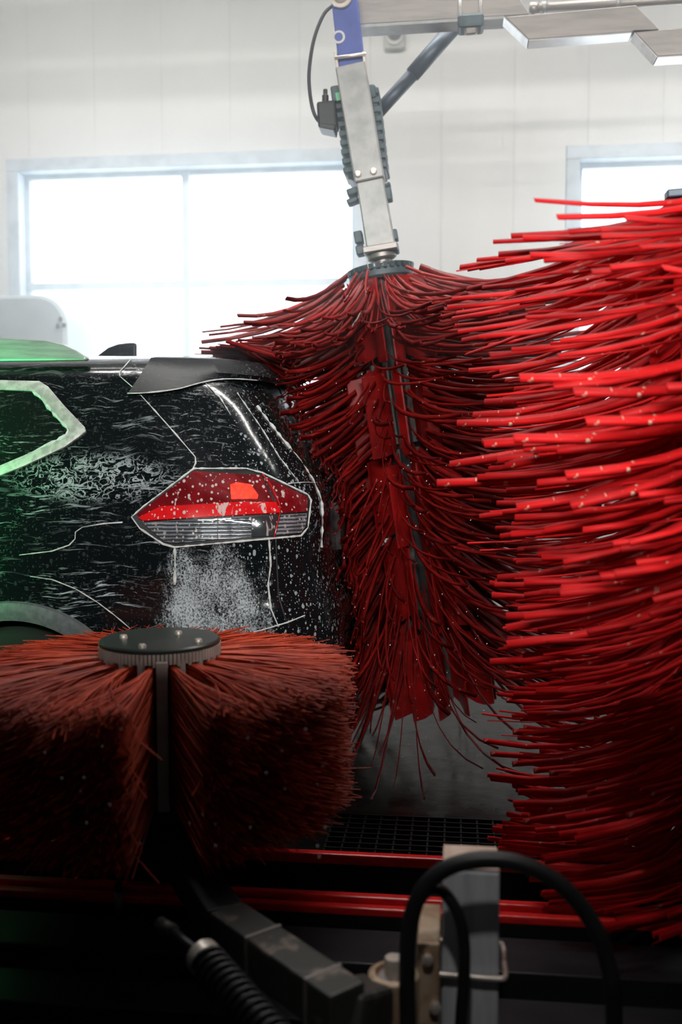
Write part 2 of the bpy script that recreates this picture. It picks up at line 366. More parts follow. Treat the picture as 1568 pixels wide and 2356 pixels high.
for i, (x0, x1, z0, z1) in enumerate(WINS):
    wroot = struct(thing('window_%d' % (i+1), None, None, ((x0+x1)/2, WALL_Y+.1, z0)))
    t, e = .085, .003
    fm = MB()                                   # reveal and outer frame
    for A, B in (((x0+e,WALL_Y-.012,z1-t),(x1-e,WALL_Y+.21,z1-e)), ((x0+e,WALL_Y-.012,z0+e),(x1-e,WALL_Y+.21,z0+t)),
                 ((x0+e,WALL_Y-.012,z0+t),(x0+t,WALL_Y+.21,z1-t)), ((x1-t,WALL_Y-.012,z0+t),(x1-e,WALL_Y+.21,z1-t))): fm.box(A, B)
    fm.build('window_frame', M['frame'], wroot, bevel=.006)
    xi0, xi1, zi0, zi1 = x0+t, x1-t, z0+t, z1-t
    xm = xi0 + (xi1-xi0)*.494; zm = at(428, 648, WALL_Y).z
    for nm, A, B in (('mullion', (xm-.025,WALL_Y+.09,zi0), (xm+.025,WALL_Y+.16,zi1)), ('transom', (xi0,WALL_Y+.095,zm-.025), (xi1,WALL_Y+.155,zm+.025))):
        MB().box(A, B).build(nm, M['frame'], wroot, bevel=.005)
    inner = MB(); s = .03
    for A, B in (((xi0,WALL_Y+.10,zi1-s),(xi1,WALL_Y+.15,zi1)), ((xi0,WALL_Y+.10,zi0),(xi1,WALL_Y+.15,zi0+s)), ((xi0,WALL_Y+.10,zi0+s),(xi0+s,WALL_Y+.15,zi1-s)), ((xi1-s,WALL_Y+.10,zi0+s),(xi1,WALL_Y+.15,zi1-s))): inner.box(A, B)
    inner.build('sash', M['frame'], wroot)
    for A, B in (((xi0,zi0),(xm,zm)), ((xm,zi0),(xi1,zm)), ((xi0,zm),(xm,zi1)), ((xm,zm),(xi1,zi1))):
        MB().box((A[0]+.026,WALL_Y+.122,A[1]+.026),(B[0]-.026,WALL_Y+.128,B[1]-.026)).build('pane', M['glass'], wroot)
    p = bpy.data.lights.new('window_daylight', 'AREA'); p.shape = 'RECTANGLE'; p.size = xi1-xi0; p.size_y = zi1-zi0; p.cycles.is_portal = True
    po = bpy.data.objects.new('window_daylight', p); C.objects.link(po); po.location = ((xi0+xi1)/2, WALL_Y+.2, (zi0+zi1)/2); po.rotation_euler = (R(-90), 0, 0)

# unseen shield added so its lower lip keeps the wall lamp off low parts
lh = thing('cutoff_shield', 'long unseen shield added to cut the wall lamp off low down', 'lamp', (.9, NEAR_Y, 2.7))
MB().box((-1.6, -1.04, 2.62), (3.4, -1.02, 3.05)).build('back_plate', M['steel'], lh)
MB().box((-1.6, -1.3, 2.78), (3.4, -1.04, 2.82)).build('mount', M['steel'], lh)
MB().box((-1.6, -1.02, 2.713), (3.4, -.70, 2.728)).build('lower_lip', M['black_metal'], lh)
# beams added overhead, out of view, to cast shade bands on the upper wall
for nm, Y, z0, z1, lab in (('shade_beam', 2.2, 3.31, 3.455, 'square beam added across the near side of the bay to shade the upper wall'), ('shade_beam', 1.5, 3.127, 3.20, 'slim beam added nearest the operator aisle to shade the upper wall')):
    b_ = tag(MB().box((X0+.001, Y-.05, z0), (X1-.001, Y+.05, z1)).build(nm, M['steel'], None, bevel=.005), lab, 'beam')

# ------------------------------------------------------------------ the car
YC, HW = 4.07, .92
CTRL = [ # z, inset, x_rear, x_front
 (.22,.07,-.48,-5.00),(.30,.03,-.435,-5.05),(.45,.01,-.40,-5.09),(.62,0,-.392,-5.08),(.76,0,-.40,-5.05),(.83,.002,-.43,-5.00),(.93,0,-.45,-4.93),
 (1.03,.004,-.456,-4.62),(1.10,.018,-.462,-4.05),(1.18,.045,-.485,-3.84),(1.28,.085,-.545,-3.66),(1.38,.128,-.612,-3.48),(1.48,.175,-.678,-3.28),
 (1.55,.225,-.728,-3.12),(1.60,.285,-.765,-3.0),(1.63,.36,-.79,-2.92),(1.652,.46,-.81,-2.84),(1.666,.60,-.83,-2.76),(1.674,.76,-.845,-2.7),(1.677,.915,-.86,-2.65)]
def crv(pts, n):
    out = []
    for i in range(len(pts)-1):
        p0, p1, p2, p3 = pts[max(i-1,0)], pts[i], pts[i+1], pts[min(i+2,len(pts)-1)]
        for k in range(n):
            t = k/n; out.append(tuple(.5*(2*b+(c-a)*t+(2*a-5*b+4*c-d)*t*t+(3*b-a-3*c+d)*t**3) for a,b,c,d in zip(p0,p1,p2,p3)))
    out.append(pts[-1]); return out
RINGS = crv(CTRL, 5)
def ring_at(z):
    for i in range(len(RINGS)-1):
        if RINGS[i][0] <= z <= RINGS[i+1][0]:
            t = (z-RINGS[i][0])/max(1e-6, RINGS[i+1][0]-RINGS[i][0]); return tuple(a+(b-a)*t for a, b in zip(RINGS[i], RINGS[i+1]))
    return RINGS[-1] if z > 1 else RINGS[0]
NS, NCN, NR = 90, 22, 16
def outline(r):
    z, ins, xr, xf = r; b = max(HW-ins, .004); ry = min(.36, b*.62); rx = .46; fy = min(.5, b*.7); fx = min(.62, (xr-xf)*.2)
    half = []
    for k in range(NCN+1):                                  # front corner
        a = math.pi/2*k/NCN; half.append((xf+fx-fx*math.cos(a)**.9, -(b-fy)-fy*math.sin(a)**.9))
    for k in range(1, NS): half.append((xf+fx+(xr-rx-xf-fx)*k/NS, -b))
    for k in range(NCN+1):
        a = math.pi/2*k/NCN; half.append((xr-rx+rx*math.sin(a)**.86, -(b-ry)-ry*math.cos(a)**.86))
    for k in range(1, NR): half.append((xr, -(b-ry)*(1-k/NR)))
    full = half + [(xr, 0)] + [(x, -y) for x, y in reversed(half)]
    return [Vector((x, YC+y, z)) for x, y in full]
verts = []; faces = []
for r in RINGS: verts += outline(r)
n = len(verts)//len(RINGS)
AX, AZ, AR = (-1.46, -4.17), .36, .405
def in_arch(p):
    return abs(p.y-YC) > .5 and any((p.x-ax)**2 + (p.z-AZ)**2 < AR*AR for ax in AX)
for i in range(len(RINGS)-1):
    for k in range(n):
        q = (i*n+k, i*n+(k+1) % n, (i+1)*n+(k+1) % n, (i+1)*n+k)
        faces.append(q)
body_bvh = BVHTree.FromPolygons(verts, faces)
def full_cut(q):
    c = (verts[q[0]]+verts[q[1]]+verts[q[2]]+verts[q[3]])/4; return in_arch(c)
bf = [q for q in faces if not full_cut(q)]
car = thing('car', 'black soap-covered sport utility car in the wash, its tail against the hanging brush', 'car', (-2.75, YC, 0))
mb = MB(); mb.add(verts, bf); mb.f.append(tuple(range((len(RINGS)-1)*n, len(RINGS)*n))); mb.f.append(tuple(reversed(range(n))))
mb.build('body', M['paint'], car, auto=40)

def hit(px, py, off=0.0):
    for k in range(120):
        h = body_bvh.ray_cast(CAM, ray(px-k*2, py))
        if h[0] is not None:
            nn = h[1]
            if nn.dot(h[0]-CAM) > 0: nn = -nn
            return h[0] + nn*off, nn
    raise RuntimeError('no hit %s %s' % (px, py))
def hit_dir(o, d, off=0.0):
    h = body_bvh.ray_cast(Vector(o), Vector(d))
    if h[0] is None: return None
    nn = h[1]
    if nn.dot(Vector(d)) > 0: nn = -nn
    return h[0]+nn*off, nn
def patch2(poly, step, fn, t):
    """plate of thickness t whose outline is poly (2D), laid on the body surface by fn(u, v) -> (point, normal)"""
    pts = []; m = len(poly)
    for i in range(m):
        a = Vector(poly[i]); b = Vector(poly[(i+1) % m]); c = max(1, int((b-a).length/step))
        pts += [a+(b-a)*k/c for k in range(c)]
    nb = len(pts); x0 = min(p[0] for p in pts); x1 = max(p[0] for p in pts); y0 = min(p[1] for p in pts); y1 = max(p[1] for p in pts)
    def inside(p):
        r = False; j = nb-1
        for i in range(nb):
            a, b = pts[i], pts[j]
            if (a[1] > p[1]) != (b[1] > p[1]) and p[0] < (b[0]-a[0])*(p[1]-a[1])/(b[1]-a[1])+a[0]: r = not r
            j = i
        return r
    inner = []; yy = y0+step/2
    while yy < y1:
        xx = x0+step/2
        while xx < x1:
            p = Vector((xx, yy))
            if inside(p) and min((p-q).length for q in pts) > step*.45: inner.append(p)
            xx += step
        yy += step
    res = geometry.delaunay_2d_cdt(pts+inner, [(i, (i+1) % nb) for i in range(nb)], [], 1, 1e-6)
    V2, E2, F2 = res[0], res[1], res[2]
    top = []; bot = []
    for p in V2:
        q, nn = fn(p[0], p[1]); top.append(q+nn*t); bot.append(q-nn*.004)
    N = len(V2); fs = [tuple(f) for f in F2] + [tuple(reversed([i+N for i in f])) for f in F2]
    cnt = {}
    for f in F2:
        for i in range(len(f)):
            e = (f[i], f[(i+1) % len(f)]); cnt[e] = 1
    for (a, b) in list(cnt):
        if (b, a) not in cnt: fs.append((b, a, a+N, b+N))
    return MB().add(top+bot, fs)
def patch(name, poly, mat, parent, t=.004, step=12):
    return patch2(poly, step, lambda u, v: hit(u, v), t).build(name, mat, parent, auto=50)
def bead(name, pts, mat, parent, r=.004, off=.002, wob=.35):
    P = []; rr = []
    for i in range(len(pts)-1):
        a = Vector(pts[i]); b = Vector(pts[i+1]); c = max(1, int((b-a).length/9))
        P += [a+(b-a)*k/c for k in range(c)]
    P.append(Vector(pts[-1])); Q = [hit(p.x, p.y, off)[0] for p in P]
    rr = [max(.0008, r*.62*(1+random.uniform(-wob, wob)*1.3)) for _ in Q]
    return MB().tube(Q, rr, 6).build(name, mat, parent, smooth=True)

# tail light
OUT = [(303,1190),(330,1166),(446,1079),(565,1079),(602,1089),(706,1139),(713,1152),(706,1214),(690,1233),(402,1259),(376,1252),(322,1216)]
tl = patch('tail_light', OUT, M['black'], car, .003)
tl['label'] = 'red and clear wraparound tail light beaded with soap'
def part_label(o, s): o['label'] = s; return o
patch('red_lens', [(316,1184),(447,1086),(598,1096),(641,1183),(400,1196),(331,1201)], M['lens_red'], tl, .008)
patch('red_lens', [(603,1097),(703,1145),(703,1178),(646,1182)], M['lens_red'], tl, .008)
patch('light_bar', [(320,1192),(372,1167),(560,1157),(632,1158),(641,1181),(400,1195),(331,1199)], M['lens_bar'], tl, .013)
patch('clear_lens', [(330,1204),(500,1195),(500,1241),(402,1250),(379,1245)], M['lens_clear'], tl, .009)
patch('clear_lens', [(502,1195),(576,1190),(576,1236),(502,1241)], M['lens_clear'], tl, .009)
patch('smoked_lens', [(578,1190),(638,1187),(627,1232),(578,1236)], M['lens_smoke'], tl, .009)
patch('clear_lens', [(643,1186),(702,1182),(698,1211),(688,1226),(632,1231)], M['lens_clear'], tl, .009)
part_label(patch('lit_bulb', [(529,1118),(545,1113),(575,1118),(592,1142),(590,1150),(531,1151)], M['bulb'], tl, .012, 8), 'glowing orange-red brake bulb')
bead('foam_edge', OUT+[OUT[0]], M['foam'], tl, .0055, .004)
bead('foam_edge', [(600,1091),(622,1120),(640,1160),(641,1184),(628,1236)], M['lens_bar'], tl, .003, .008, .1)
# panel gaps full of soap
bead('panel_gap', [(300,829),(276,856),(275,866),(316,901),(380,972),(432,1032),(449,1052),(450,1066),(443,1080)], M['foam'], car, .0042)
bead('panel_gap', [(402,1258),(403,1300),(402,1345)], M['foam'], car, .0062, .002, .7)
bead('fuel_door_gap', [(45,1277),(120,1268),(160,1254),(173,1240),(174,1224),(190,1213),(240,1205),(282,1202)], M['foam'], car, .0034)
bead('wheel_arch_crease', [(70,1326),(120,1333),(175,1355),(225,1386),(262,1414),(300,1446)], M['foam'], car, .0030)
bead('hatch_gap', [(618,1240),(622,1300),(616,1345),(622,1400),(640,1442)], M['foam'], car, .0048)
bead('hatch_gap', [(634,1238),(637,1310),(640,1370),(655,1420),(668,1446)], M['black'], car, .0060, .0, .1)
bead('bumper_gap', [(455,1472),(520,1468),(600,1450),(660,1432),(700,1416)], M['foam'], car, .0036)
bead('hatch_edge', [(662,1113),(700,1110),(728,1111)], M['foam'], car, .0036)
bead('hatch_edge', [(590,935),(640,1000),(690,1060),(720,1105),(738,1150),(741,1200),(738,1260)], M['foam'], car, .0060, .002, .8)
bead('hatch_edge', [(545,905),(600,985),(640,1050),(690,1115)], M['foam'], car, .0032, .002, .8)
bead('hatch_edge', [(470,880),(505,915),(530,955)], M['foam'], car, .0060, .002, .9)

# quarter window with its foam covered frame
WOUT = [(-420,872),(-60,876),(92,880),(112,892),(150,936),(196,984),(198,994),(186,1004),(150,1030),(60,1072),(-20,1104),(-200,1128),(-420,1140)]
WIN = [(-410,893),(-60,896),(74,902),(92,914),(120,948),(156,986),(158,992),(154,1002),(140,1011),(60,1048),(-20,1082),(-200,1104),(-410,1116)]
assert len(WIN) == len(WOUT)
qw = patch('quarter_window', WIN, M['car_glass'], car, .004, 18)
ring_pts = [tuple((Vector(a)+Vector(b))/2) for a, b in zip(WOUT, WIN)]
def band(name, po, pi_, mat, parent, t=.012):
    tops = []; m = len(po); fs = []; vs = []
    P, Q = [], []
    for i in range(m):
        a, b = Vector(po[i]), Vector(po[(i+1) % m]); c, d = Vector(pi_[i]), Vector(pi_[(i+1) % m]); k = max(1, int((b-a).length/14))
        for j in range(k): P.append(a+(b-a)*j/k); Q.append(c+(d-c)*j/k)
    N = len(P)
    for p, q in zip(P, Q):
        A, na = hit(p.x, p.y); B, nb_ = hit(q.x, q.y); mid = (A+B)/2
        vs += [A-na*.003, A+na*t*.6, mid+na*t, B+nb_*t*.6, B-nb_*.003]
    for i in range(N):
        j = (i+1) % N
        for k in range(4): fs.append((i*5+k, j*5+k, j*5+k+1, i*5+k+1))
        fs.append((i*5+4, j*5+4, j*5, i*5))
    return MB().add(vs, fs).build(name, mat, parent, auto=60)
wf = part_label(band('window_frame', WOUT, WIN, M['trim_foam'], qw), 'pale foam-covered frame of the quarter window')
bead('foam_edge', WIN[2:10], M['foam'], qw, .008, .004, .7)

# front door windows, windscreen, rear glass (mostly outside the picture)
def side_win(poly):
    o = patch2(poly, .08, lambda u, v: hit_dir((u, 0, v), (0, 1, 0)), .004).build('side_window', M['car_glass'], car, auto=50); return o
side_win([(-2.78,1.16),(-2.02,1.17),(-2.02,1.52),(-2.72,1.53)])
side_win([(-3.62,1.15),(-2.90,1.16),(-2.84,1.53),(-3.05,1.50)])
patch2([(4.07-.62,1.22),(4.07+.62,1.22),(4.07+.50,1.50),(4.07-.50,1.50)], .08, lambda u, v: hit_dir((1, u, v), (-1, 0, 0)), .004).build('rear_window', M['car_glass'], car, auto=50)
patch2([(4.07-.66,1.15),(4.07+.66,1.15),(4.07+.50,1.54),(4.07-.50,1.54)], .08, lambda u, v: hit_dir((-7, u, v), (1, 0, 0)), .004).build('windscreen', M['car_glass'], car, auto=50)

# licence plate recess and frame on the hatch
lp = patch2([(4.07-.27,.92),(4.07+.27,.92),(4.07+.27,1.10),(4.07-.27,1.10)], .06, lambda u, v: hit_dir((1, u, v), (-1, 0, 0)), .018).build('licence_plate', M['plate_white'], car, auto=50)

# roof spoiler
def outline_pt(z, s):                     # s 0 (side, x=-1.12) .. 1 (centre of the tail), near half
    z_, ins, xr, xf = ring_at(z); b = HW-ins; ry = min(.36, b*.62); rx = .46; xs = -1.13
    l1 = (xr-rx)-xs; l2 = .62; l3 = b-ry; L = l1+l2+l3; d = s*L
    if d < l1: return Vector((xs+d, YC-b, z)), Vector((0,-1,0))
    if d < l1+l2:
        a = math.pi/2*(d-l1)/l2; p = Vector((xr-rx+rx*math.sin(a)**.86, YC-(b-ry)-ry*math.cos(a)**.86, z)); return p, Vector((math.sin(a), -math.cos(a), 0))
    return Vector((xr, YC-(b-ry)+(d-l1-l2), z)), Vector((1,0,0))
vs = []; fs = []; NSP = 60
def spo(s):
    e = min(1, max(0, s/.45)); e = e*e*(3-2*e)
    zb = 1.50+.075*e; zt = 1.645
    a, nn = outline_pt(zt, s); b, nb_ = outline_pt(zb, s); m_, nm = outline_pt(1.60-.012*e, s)
    ext = .012+.05*e
    tip = m_ + Vector((nm.x*(ext+.012), nm.y*(ext*.55+.022), 0)); tip.z = 1.588-.012*e
    u0, nu = outline_pt(1.628, s); up = u0 + Vector((nu.x*(.022+ext*.6), nu.y*(.034+ext*.35), .006))
    lo = tip + Vector((0,0,-.016-.02*(1-e))) - nm*.01*e
    if e < .25: lo = b + nb_*(.016)
    else:
        k = (e-.25)/.75; lo = (b+nb_*.016)*(1-k) + lo*k
    return [a+Vector((0,0,.002)), up, tip, lo, b-nb_*.01]
secs = [spo(k/NSP) for k in range(NSP+1)]
secs += [[Vector((p.x, 2*YC-p.y, p.z)) for p in s_] for s_ in reversed(secs[:-1])]
for s_ in secs: vs += s_
for i in range(len(secs)-1):
    for k in range(4): fs.append((i*5+k, (i+1)*5+k, (i+1)*5+k+1, i*5+k+1))
fs.append((0,1,2,3,4)); fs.append(tuple(range(len(vs)-1, len(vs)-6, -1)))
sp_o = MB().add(vs, fs).build('roof_spoiler', M['spoiler'], car, auto=35)
MB().tube([secs[i][3]+Vector((0,-.003,0)) for i in range(0, 30)], [.0026*(1+random.uniform(-.3,.3)) for _ in range(30)], 6).build('foam_edge', M['foam'], sp_o, smooth=True)

# roof rail, antenna fin
def roof_pt(px, py, Y): return at(px, py, Y)
RY = 3.44
rp = [(-760,806),(-640,784),(-200,777),(0,778),(110,784),(150,793),(178,806),(202,821)]
top = [at(px, py, RY) for px, py in rp]; zb = [ring_at(1.6)[0] for _ in top]
basez = at(190, 824, RY).z-.01
poly = top + [Vector((top[-1].x, RY, basez)), Vector((top[0].x, RY, basez))]
part_label(MB().prism([p+Vector((0,-.018,0)) for p in poly], (0,.036,0)).build('roof_rail', M['rail_silver'], car, bevel=.008), 'pale wet roof rail')
rr2 = MB().prism([Vector((p.x, 2*YC-RY-.018, p.z)) for p in poly], (0,.036,0)).build('roof_rail', M['rail_silver'], car, bevel=.008)
FY = YC; fz = 1.668
fin = [(226,819),(250,801),(272,793),(296,790),(314,790),(314,822)]
fp = [at(px, py-1, FY) for px, py in fin]; zmin = min(p.z for p in fp)
vs = []; 
low = [Vector((p.x, FY, 1.655)) for p in (fp[0], fp[-1])]
pf = fp[:-1] + [Vector((fp[-1].x, FY, 1.66)), Vector((fp[0].x-.05, FY, 1.66))]
m_ = MB().prism([p+Vector((0,-.014,0)) for p in pf], (0,.028,0))
m_.build('antenna_fin', M['spoiler'], car, bevel=.009)

# wheels and arch mouldings
def wheel(ax, sgn):
    o = thing('wheel', None, None, (ax, YC+sgn*.80, AZ)); del_keys = [k for k in o.keys()]
    o.parent = car; o.matrix_parent_inverse = car.matrix_basis.inverted()
    y = lambda v: v*sgn
    tw = MB().lathe([(.215,y(-.10)),(.33,y(-.105)),(.352,y(-.08)),(.356,0),(.352,y(.08)),(.33,y(.105)),(.235,y(.10)),(.225,y(.07))], 40, axis='Y').build('tyre', M['tyre'], None, auto=40); tw.parent = o
    mb = MB().lathe([(.228,y(-.06)),(.228,y(.07)),(.212,y(.08)),(.205,y(.05)),(.205,y(-.06))], 40, axis='Y', caps=False)
    mb.lathe([(.06,y(.02)),(.06,y(.07)),(.04,y(.078))], 20, axis='Y')
    for k in range(10):
        a = 2*math.pi*k/10; mb.bar((.05*math.cos(a), y(.06), .05*math.sin(a)), (.212*math.cos(a), y(.055), .212*math.sin(a)), .03, .022)
    rm = mb.build('rim', M['alloy'], None, auto=40); rm.parent = o
for ax in AX:
    for sg in (-1, 1):
        wheel(ax, sg)
        vs = []; fs = []; NA = 48
        for k in range(NA+1):
            a = math.pi*(-.06+1.12*k/NA); cx, cz = math.cos(a), math.sin(a); row = []
            for rad, dy in ((AR-.03,.06),(AR-.025,-.012),(AR+.0,-.020),(AR+.035,-.016),(AR+.042,.01)):
                p = Vector((ax+rad*cx, 0, AZ+rad*cz)); z_ = min(max(p.z,.23),1.6); ins = ring_at(z_)[1]; p.y = YC+sg*(HW-ins-dy); row.append(p)
            vs += row
        for k in range(NA):
            for j in range(4): fs.append((k*5+j, (k+1)*5+j, (k+1)*5+j+1, k*5+j+1))
        MB().add(vs, fs).build('arch_moulding', M['arch'], car, auto=50)
        MB().lathe([(AR-.02, sg*.30), (AR-.005, -sg*.02), (.002, -sg*.02)], 40, (ax, YC+sg*(HW-.34), AZ), 'Y', caps=False).build('wheel_well', M['black'], car)

# ------------------------------------------------------------------ brushes
def strip_verts(phi, h, r0, L, D, S, w, th, tw, seg=6, pw=2.0, jz=0.0, xf=None, tip=.7):
    """one drooping strip: leaves the core at radius r0, falls by D (steep first, flat at the tip), trails sideways by S"""
    cl = []
    for i in range(seg+1):
        t = i/seg; r = r0+L*t; z = h - D*(1-(1-t)**pw) + jz*math.sin(t*math.pi)
        cl.append(Vector((r, S*t**1.6, z)))
    rot = Matrix.Rotation(phi, 3, 'Z'); cl = [rot @ p for p in cl]
    if xf: cl = xf(cl)
    vs = []
    for i, p in enumerate(cl):
        a = cl[max(i-1,0)]; b = cl[min(i+1,seg)]; t = (b-a)
        t = t.normalized() if t.length > 1e-6 else Vector((1,0,0))
        s_ = t.cross(Vector((0,0,1)));
        if s_.length < 1e-3: s_ = t.cross(Vector((0,1,0)))
        s_.normalize(); u = s_.cross(t); an = math.pi/2 + tw*(.3+i/seg); s2 = s_*math.cos(an)+u*math.sin(an); u2 = u*math.cos(an)-s_*math.sin(an)
        ww = w*(1-(1-tip)*i/seg)/2
        vs += [p-s2*ww, p+u2*th/2, p+s2*ww, p-u2*th/2]
    fs = []
    for i in range(seg):
        for k in range(4): fs.append((i*4+k, (i+1)*4+k, (i+1)*4+(k+1) % 4, i*4+(k+1) % 4))
    fs.append((seg*4, seg*4+1, seg*4+2, seg*4+3))
    return vs, fs
def keep_up(root, zmin):
    m = Matrix.Translation(root.location) @ root.rotation_euler.to_matrix().to_4x4(); inv = m.inverted()
    def f(cl):
        out = []
        for i, p in enumerate(cl):
            q = m @ p
            if q.z < zmin+.10: q.z = zmin + .10*math.exp((q.z-zmin-.10)/.10)
            out.append(inv @ q)
        return out
    return f
def local_obj(name, mb, mat, parent, **kw):
    o = mb.build(name, mat, None, **kw); o.parent = parent; return o

def core_parts(root, H, rc, nrail, tier, panel_r, panel_mat, rail_mat, npan, phase=0.0, plate_r=.17, rail_sel=None):
    local_obj('core', MB().lathe([(rc,-H),(rc,0)], 24), M['black_metal'], root, auto=40)
    mb = MB().lathe([(plate_r*.35,.03),(plate_r*.9,.012),(plate_r,0),(plate_r,-.02),(plate_r*.9,-.03)], 36)
    hp = local_obj('hub_plate', mb, M['motor'], root, auto=35)
    for k in range(28):
        a = 2*math.pi*k/28; c, s_ = math.cos(a), math.sin(a)
        local_obj('tooth', MB().bar((plate_r*.86*c, plate_r*.86*s_, .022), (plate_r*1.03*c, plate_r*1.03*s_, .016), .016, .02, (0,0,1)), M['motor'], hp)
    nt = int(round(H/tier))
    for k in range(nrail):
        a = phase + 2*math.pi*k/nrail; c, s_ = math.cos(a), math.sin(a)
        for j in range(nt):
            z1 = -j*tier-.01; z0 = -(j+1)*tier+.01
            local_obj('holding_rail', MB().bar(((rc+.012)*c, (rc+.012)*s_, z1), ((rc+.012)*c, (rc+.012)*s_, z0), .022, .02, (c, s_, 0)), rail_mat, root, bevel=.002)
    me_cache = {}
    for k in range(npan):
        for j in range(nt):
            v = random.randrange(5)
            if v not in me_cache:
                mb = MB(); d = random.uniform(.02,.07); t = .006; vs = []
                for i in range(5):
                    r = rc + (panel_r-rc)*i/4; y = .05*math.sin(i*.8+v)*i/4; zz = -d*(1-(1-i/4)**2)
                    vs += [(r, y-t/2, zz), (r, y+t/2, zz), (r, y+t/2, zz-tier+.03), (r, y-t/2, zz-tier+.03)]
                fs = [(i*4+q, (i+1)*4+q, (i+1)*4+(q+1) % 4, i*4+(q+1) % 4) for i in range(4) for q in range(4)] + [(0,1,2,3), (19,18,17,16)]
                me = mb.add(vs, fs).mesh('panel', True); me.set_sharp_from_angle(angle=R(40)); me.materials.append(panel_mat); me_cache[v] = me
            o = bpy.data.objects.new('panel', me_cache[v]); C.objects.link(o); o.parent = root
            o.location = (0,0,-j*tier-.008); o.rotation_euler = (0,0,phase + 2*math.pi*(k+.5)/npan + random.uniform(-.08,.08))
    return nt

# ---- the big side brush in front, right
RB_Y = 2.92
rb_top = at(1690, 462, RB_Y)
rb = thing('side_brush', 'tall bright red spinning side brush with long drooping speckled strips', 'brush', rb_top, (0, R(-3.5), 0))
RB_H = 1.68
core_parts(rb, RB_H, .085, 8, .31, .30, M['red'], M['hair_grey'], 12, .2)
cand = []
NDIR = 30
for lv in range(36):
    h0 = -.015 - (RB_H-.10)*lv/35; f = -h0/RB_H
    for k in range(17):
        phi0 = 2*math.pi*(k + .5*(lv % 2))/17 + random.uniform(-.10,.10)
        if random.random() < (.46 if lv < 14 else .30 if lv < 22 else .14): continue
        Lb = random.gauss(.385,.02) + math.sin(lv*1.1)*.018 + (.06 if lv < 5 else 0) - (.05 if .42 < f < .8 else 0)
        Db = (.15+.24*f**1.6)*random.uniform(.8,1.2); Sb = -random.uniform(.36,.54)
        for q in range(random.choice((2,3,3))):
            cand.append((phi0+q*.012+random.uniform(-.02,.02), h0-q*.024+random.uniform(-.004,.004), .19+random.uniform(-.03,.02), Lb+random.uniform(-.022,.012), Db*random.uniform(.93,1.07), Sb+random.uniform(-.015,.015),
                         random.uniform(.018,.036), random.uniform(.003,.006), random.uniform(-.7,.7), f))
for k in range(70):
    cand.append((2*math.pi*k/70+random.uniform(-.04,.04), .045-random.uniform(0,.05), .10, random.gauss(.46,.03), random.uniform(.13,.20), -random.uniform(.36,.54), random.uniform(.024,.038), .006, random.uniform(-.6,.6), .02))
def to_cam_score(c, root):
    phi = c[0]; p = Vector(root.location) + Vector((math.cos(phi)*.6, math.sin(phi)*.6, 0)); return p.y*1.0 + max(0, p.x-.85)*3 + (c[1] < -1.45)*.4
# strips share a handful of meshes
var = []
for v in range(18):
    L = .42; mb = MB(); f = v/17
    vs, fs = strip_verts(0, 0, 0, L, .15+.24*f**1.6, -random.uniform(.38,.54), random.uniform(.022,.038), random.uniform(.004,.007), random.uniform(-.7,.7))
    mb.add(vs, fs); me = mb.mesh('strip', True); me.materials.append(M['red']); var.append(me)
cand.sort(key=lambda c: to_cam_score(c, rb) + (9 if c[1] <= -1.30 else 0)); kz = keep_up(rb, .15)
for k in range(520):
    h0 = -.02-(RB_H-.12)*random.random(); f = -h0/RB_H
    cand.append((random.uniform(0, 2*math.pi), h0, .18, random.gauss(.37,.05), (.13+.26*f**1.4)*random.uniform(.6,1.3), -random.uniform(.28,.52), random.uniform(.006,.012), .003, random.uniform(-.8,.8), f))
stuff = MB()
for i, c in enumerate(cand):
    phi, h, r0, L, D, S, w, th, tw, f = c
    if i < 300 and h > -1.30:
        o = bpy.data.objects.new('strip', var[min(17, max(0, int(f*17+random.uniform(-1,1))))]); C.objects.link(o); o.parent = rb
        o.location = (r0*math.cos(phi), r0*math.sin(phi), h); o.rotation_euler = (random.uniform(-.10,.10), random.uniform(-.03,.03), phi); k = L/.42; o.scale = (k, random.uniform(.8,1.15), 1)
    else: stuff.add(*strip_verts(phi, h, r0, L, D, S, w, th, tw, xf=kz))
local_obj('strips_behind', stuff, M['red'], rb, smooth=True, fix=False)['kind'] = 'stuff'
arm2 = thing('side_brush_shaft', 'steel hanging shaft above the tall bright red side brush', 'shaft', rb_top + Vector((0,0,.03)), (0, R(-3.5), 0))
local_obj('shaft', MB().lathe([(.03,0),(.03,.2)], 16), M['steel'], arm2, auto=40)
local_obj('housing', MB().box((-.07,-.07,.2),(.07,.07,1.6)), M['alu'], arm2, bevel=.008)
local_obj('top_bar', MB().bar((-.20,-.06,-.012),(.12,-.06,-.012),.05,.022,(0,0,1)), M['brace'], arm2, bevel=.004)

# ---- the brush hanging behind the car
MB_Y = 4.2
mb_top = at(876, 632, MB_Y); mb_bot = at(1018, 1640, MB_Y)
tilt = math.atan2(mb_bot.x-mb_top.x, mb_top.z-mb_bot.z)
wb = thing('wrap_brush', 'red wrap brush, darkened for shade, hanging from a tilted metal arm against the car tail', 'brush', mb_top, (0, -tilt, 0))
wmat = Matrix.Translation(mb_top) @ Euler((0, -tilt, 0)).to_matrix().to_4x4(); winv = wmat.inverted()
WB_H = 1.66
core_parts(wb, WB_H, .085, 8, .36, .23, M['red_panel'], M['hair_grey'], 12, R(-62), .135)
def clampcar(cl):
    out = []
    for p in cl:
        q = wmat @ p
        if abs(q.y-YC) < HW+.02:
            if q.z > 1.50 and q.x < -.80: q.z = max(q.z, 1.705)
            elif q.z < 1.70:
                xr = ring_at(max(.23, min(q.z, 1.62)))[2]
                if q.z > 1.50: xr = -.68
                q.x = max(q.x, xr+.02+random.uniform(0,.02))
        q.z = max(q.z, .05)
        out.append(winv @ q)
    return out
cand = []
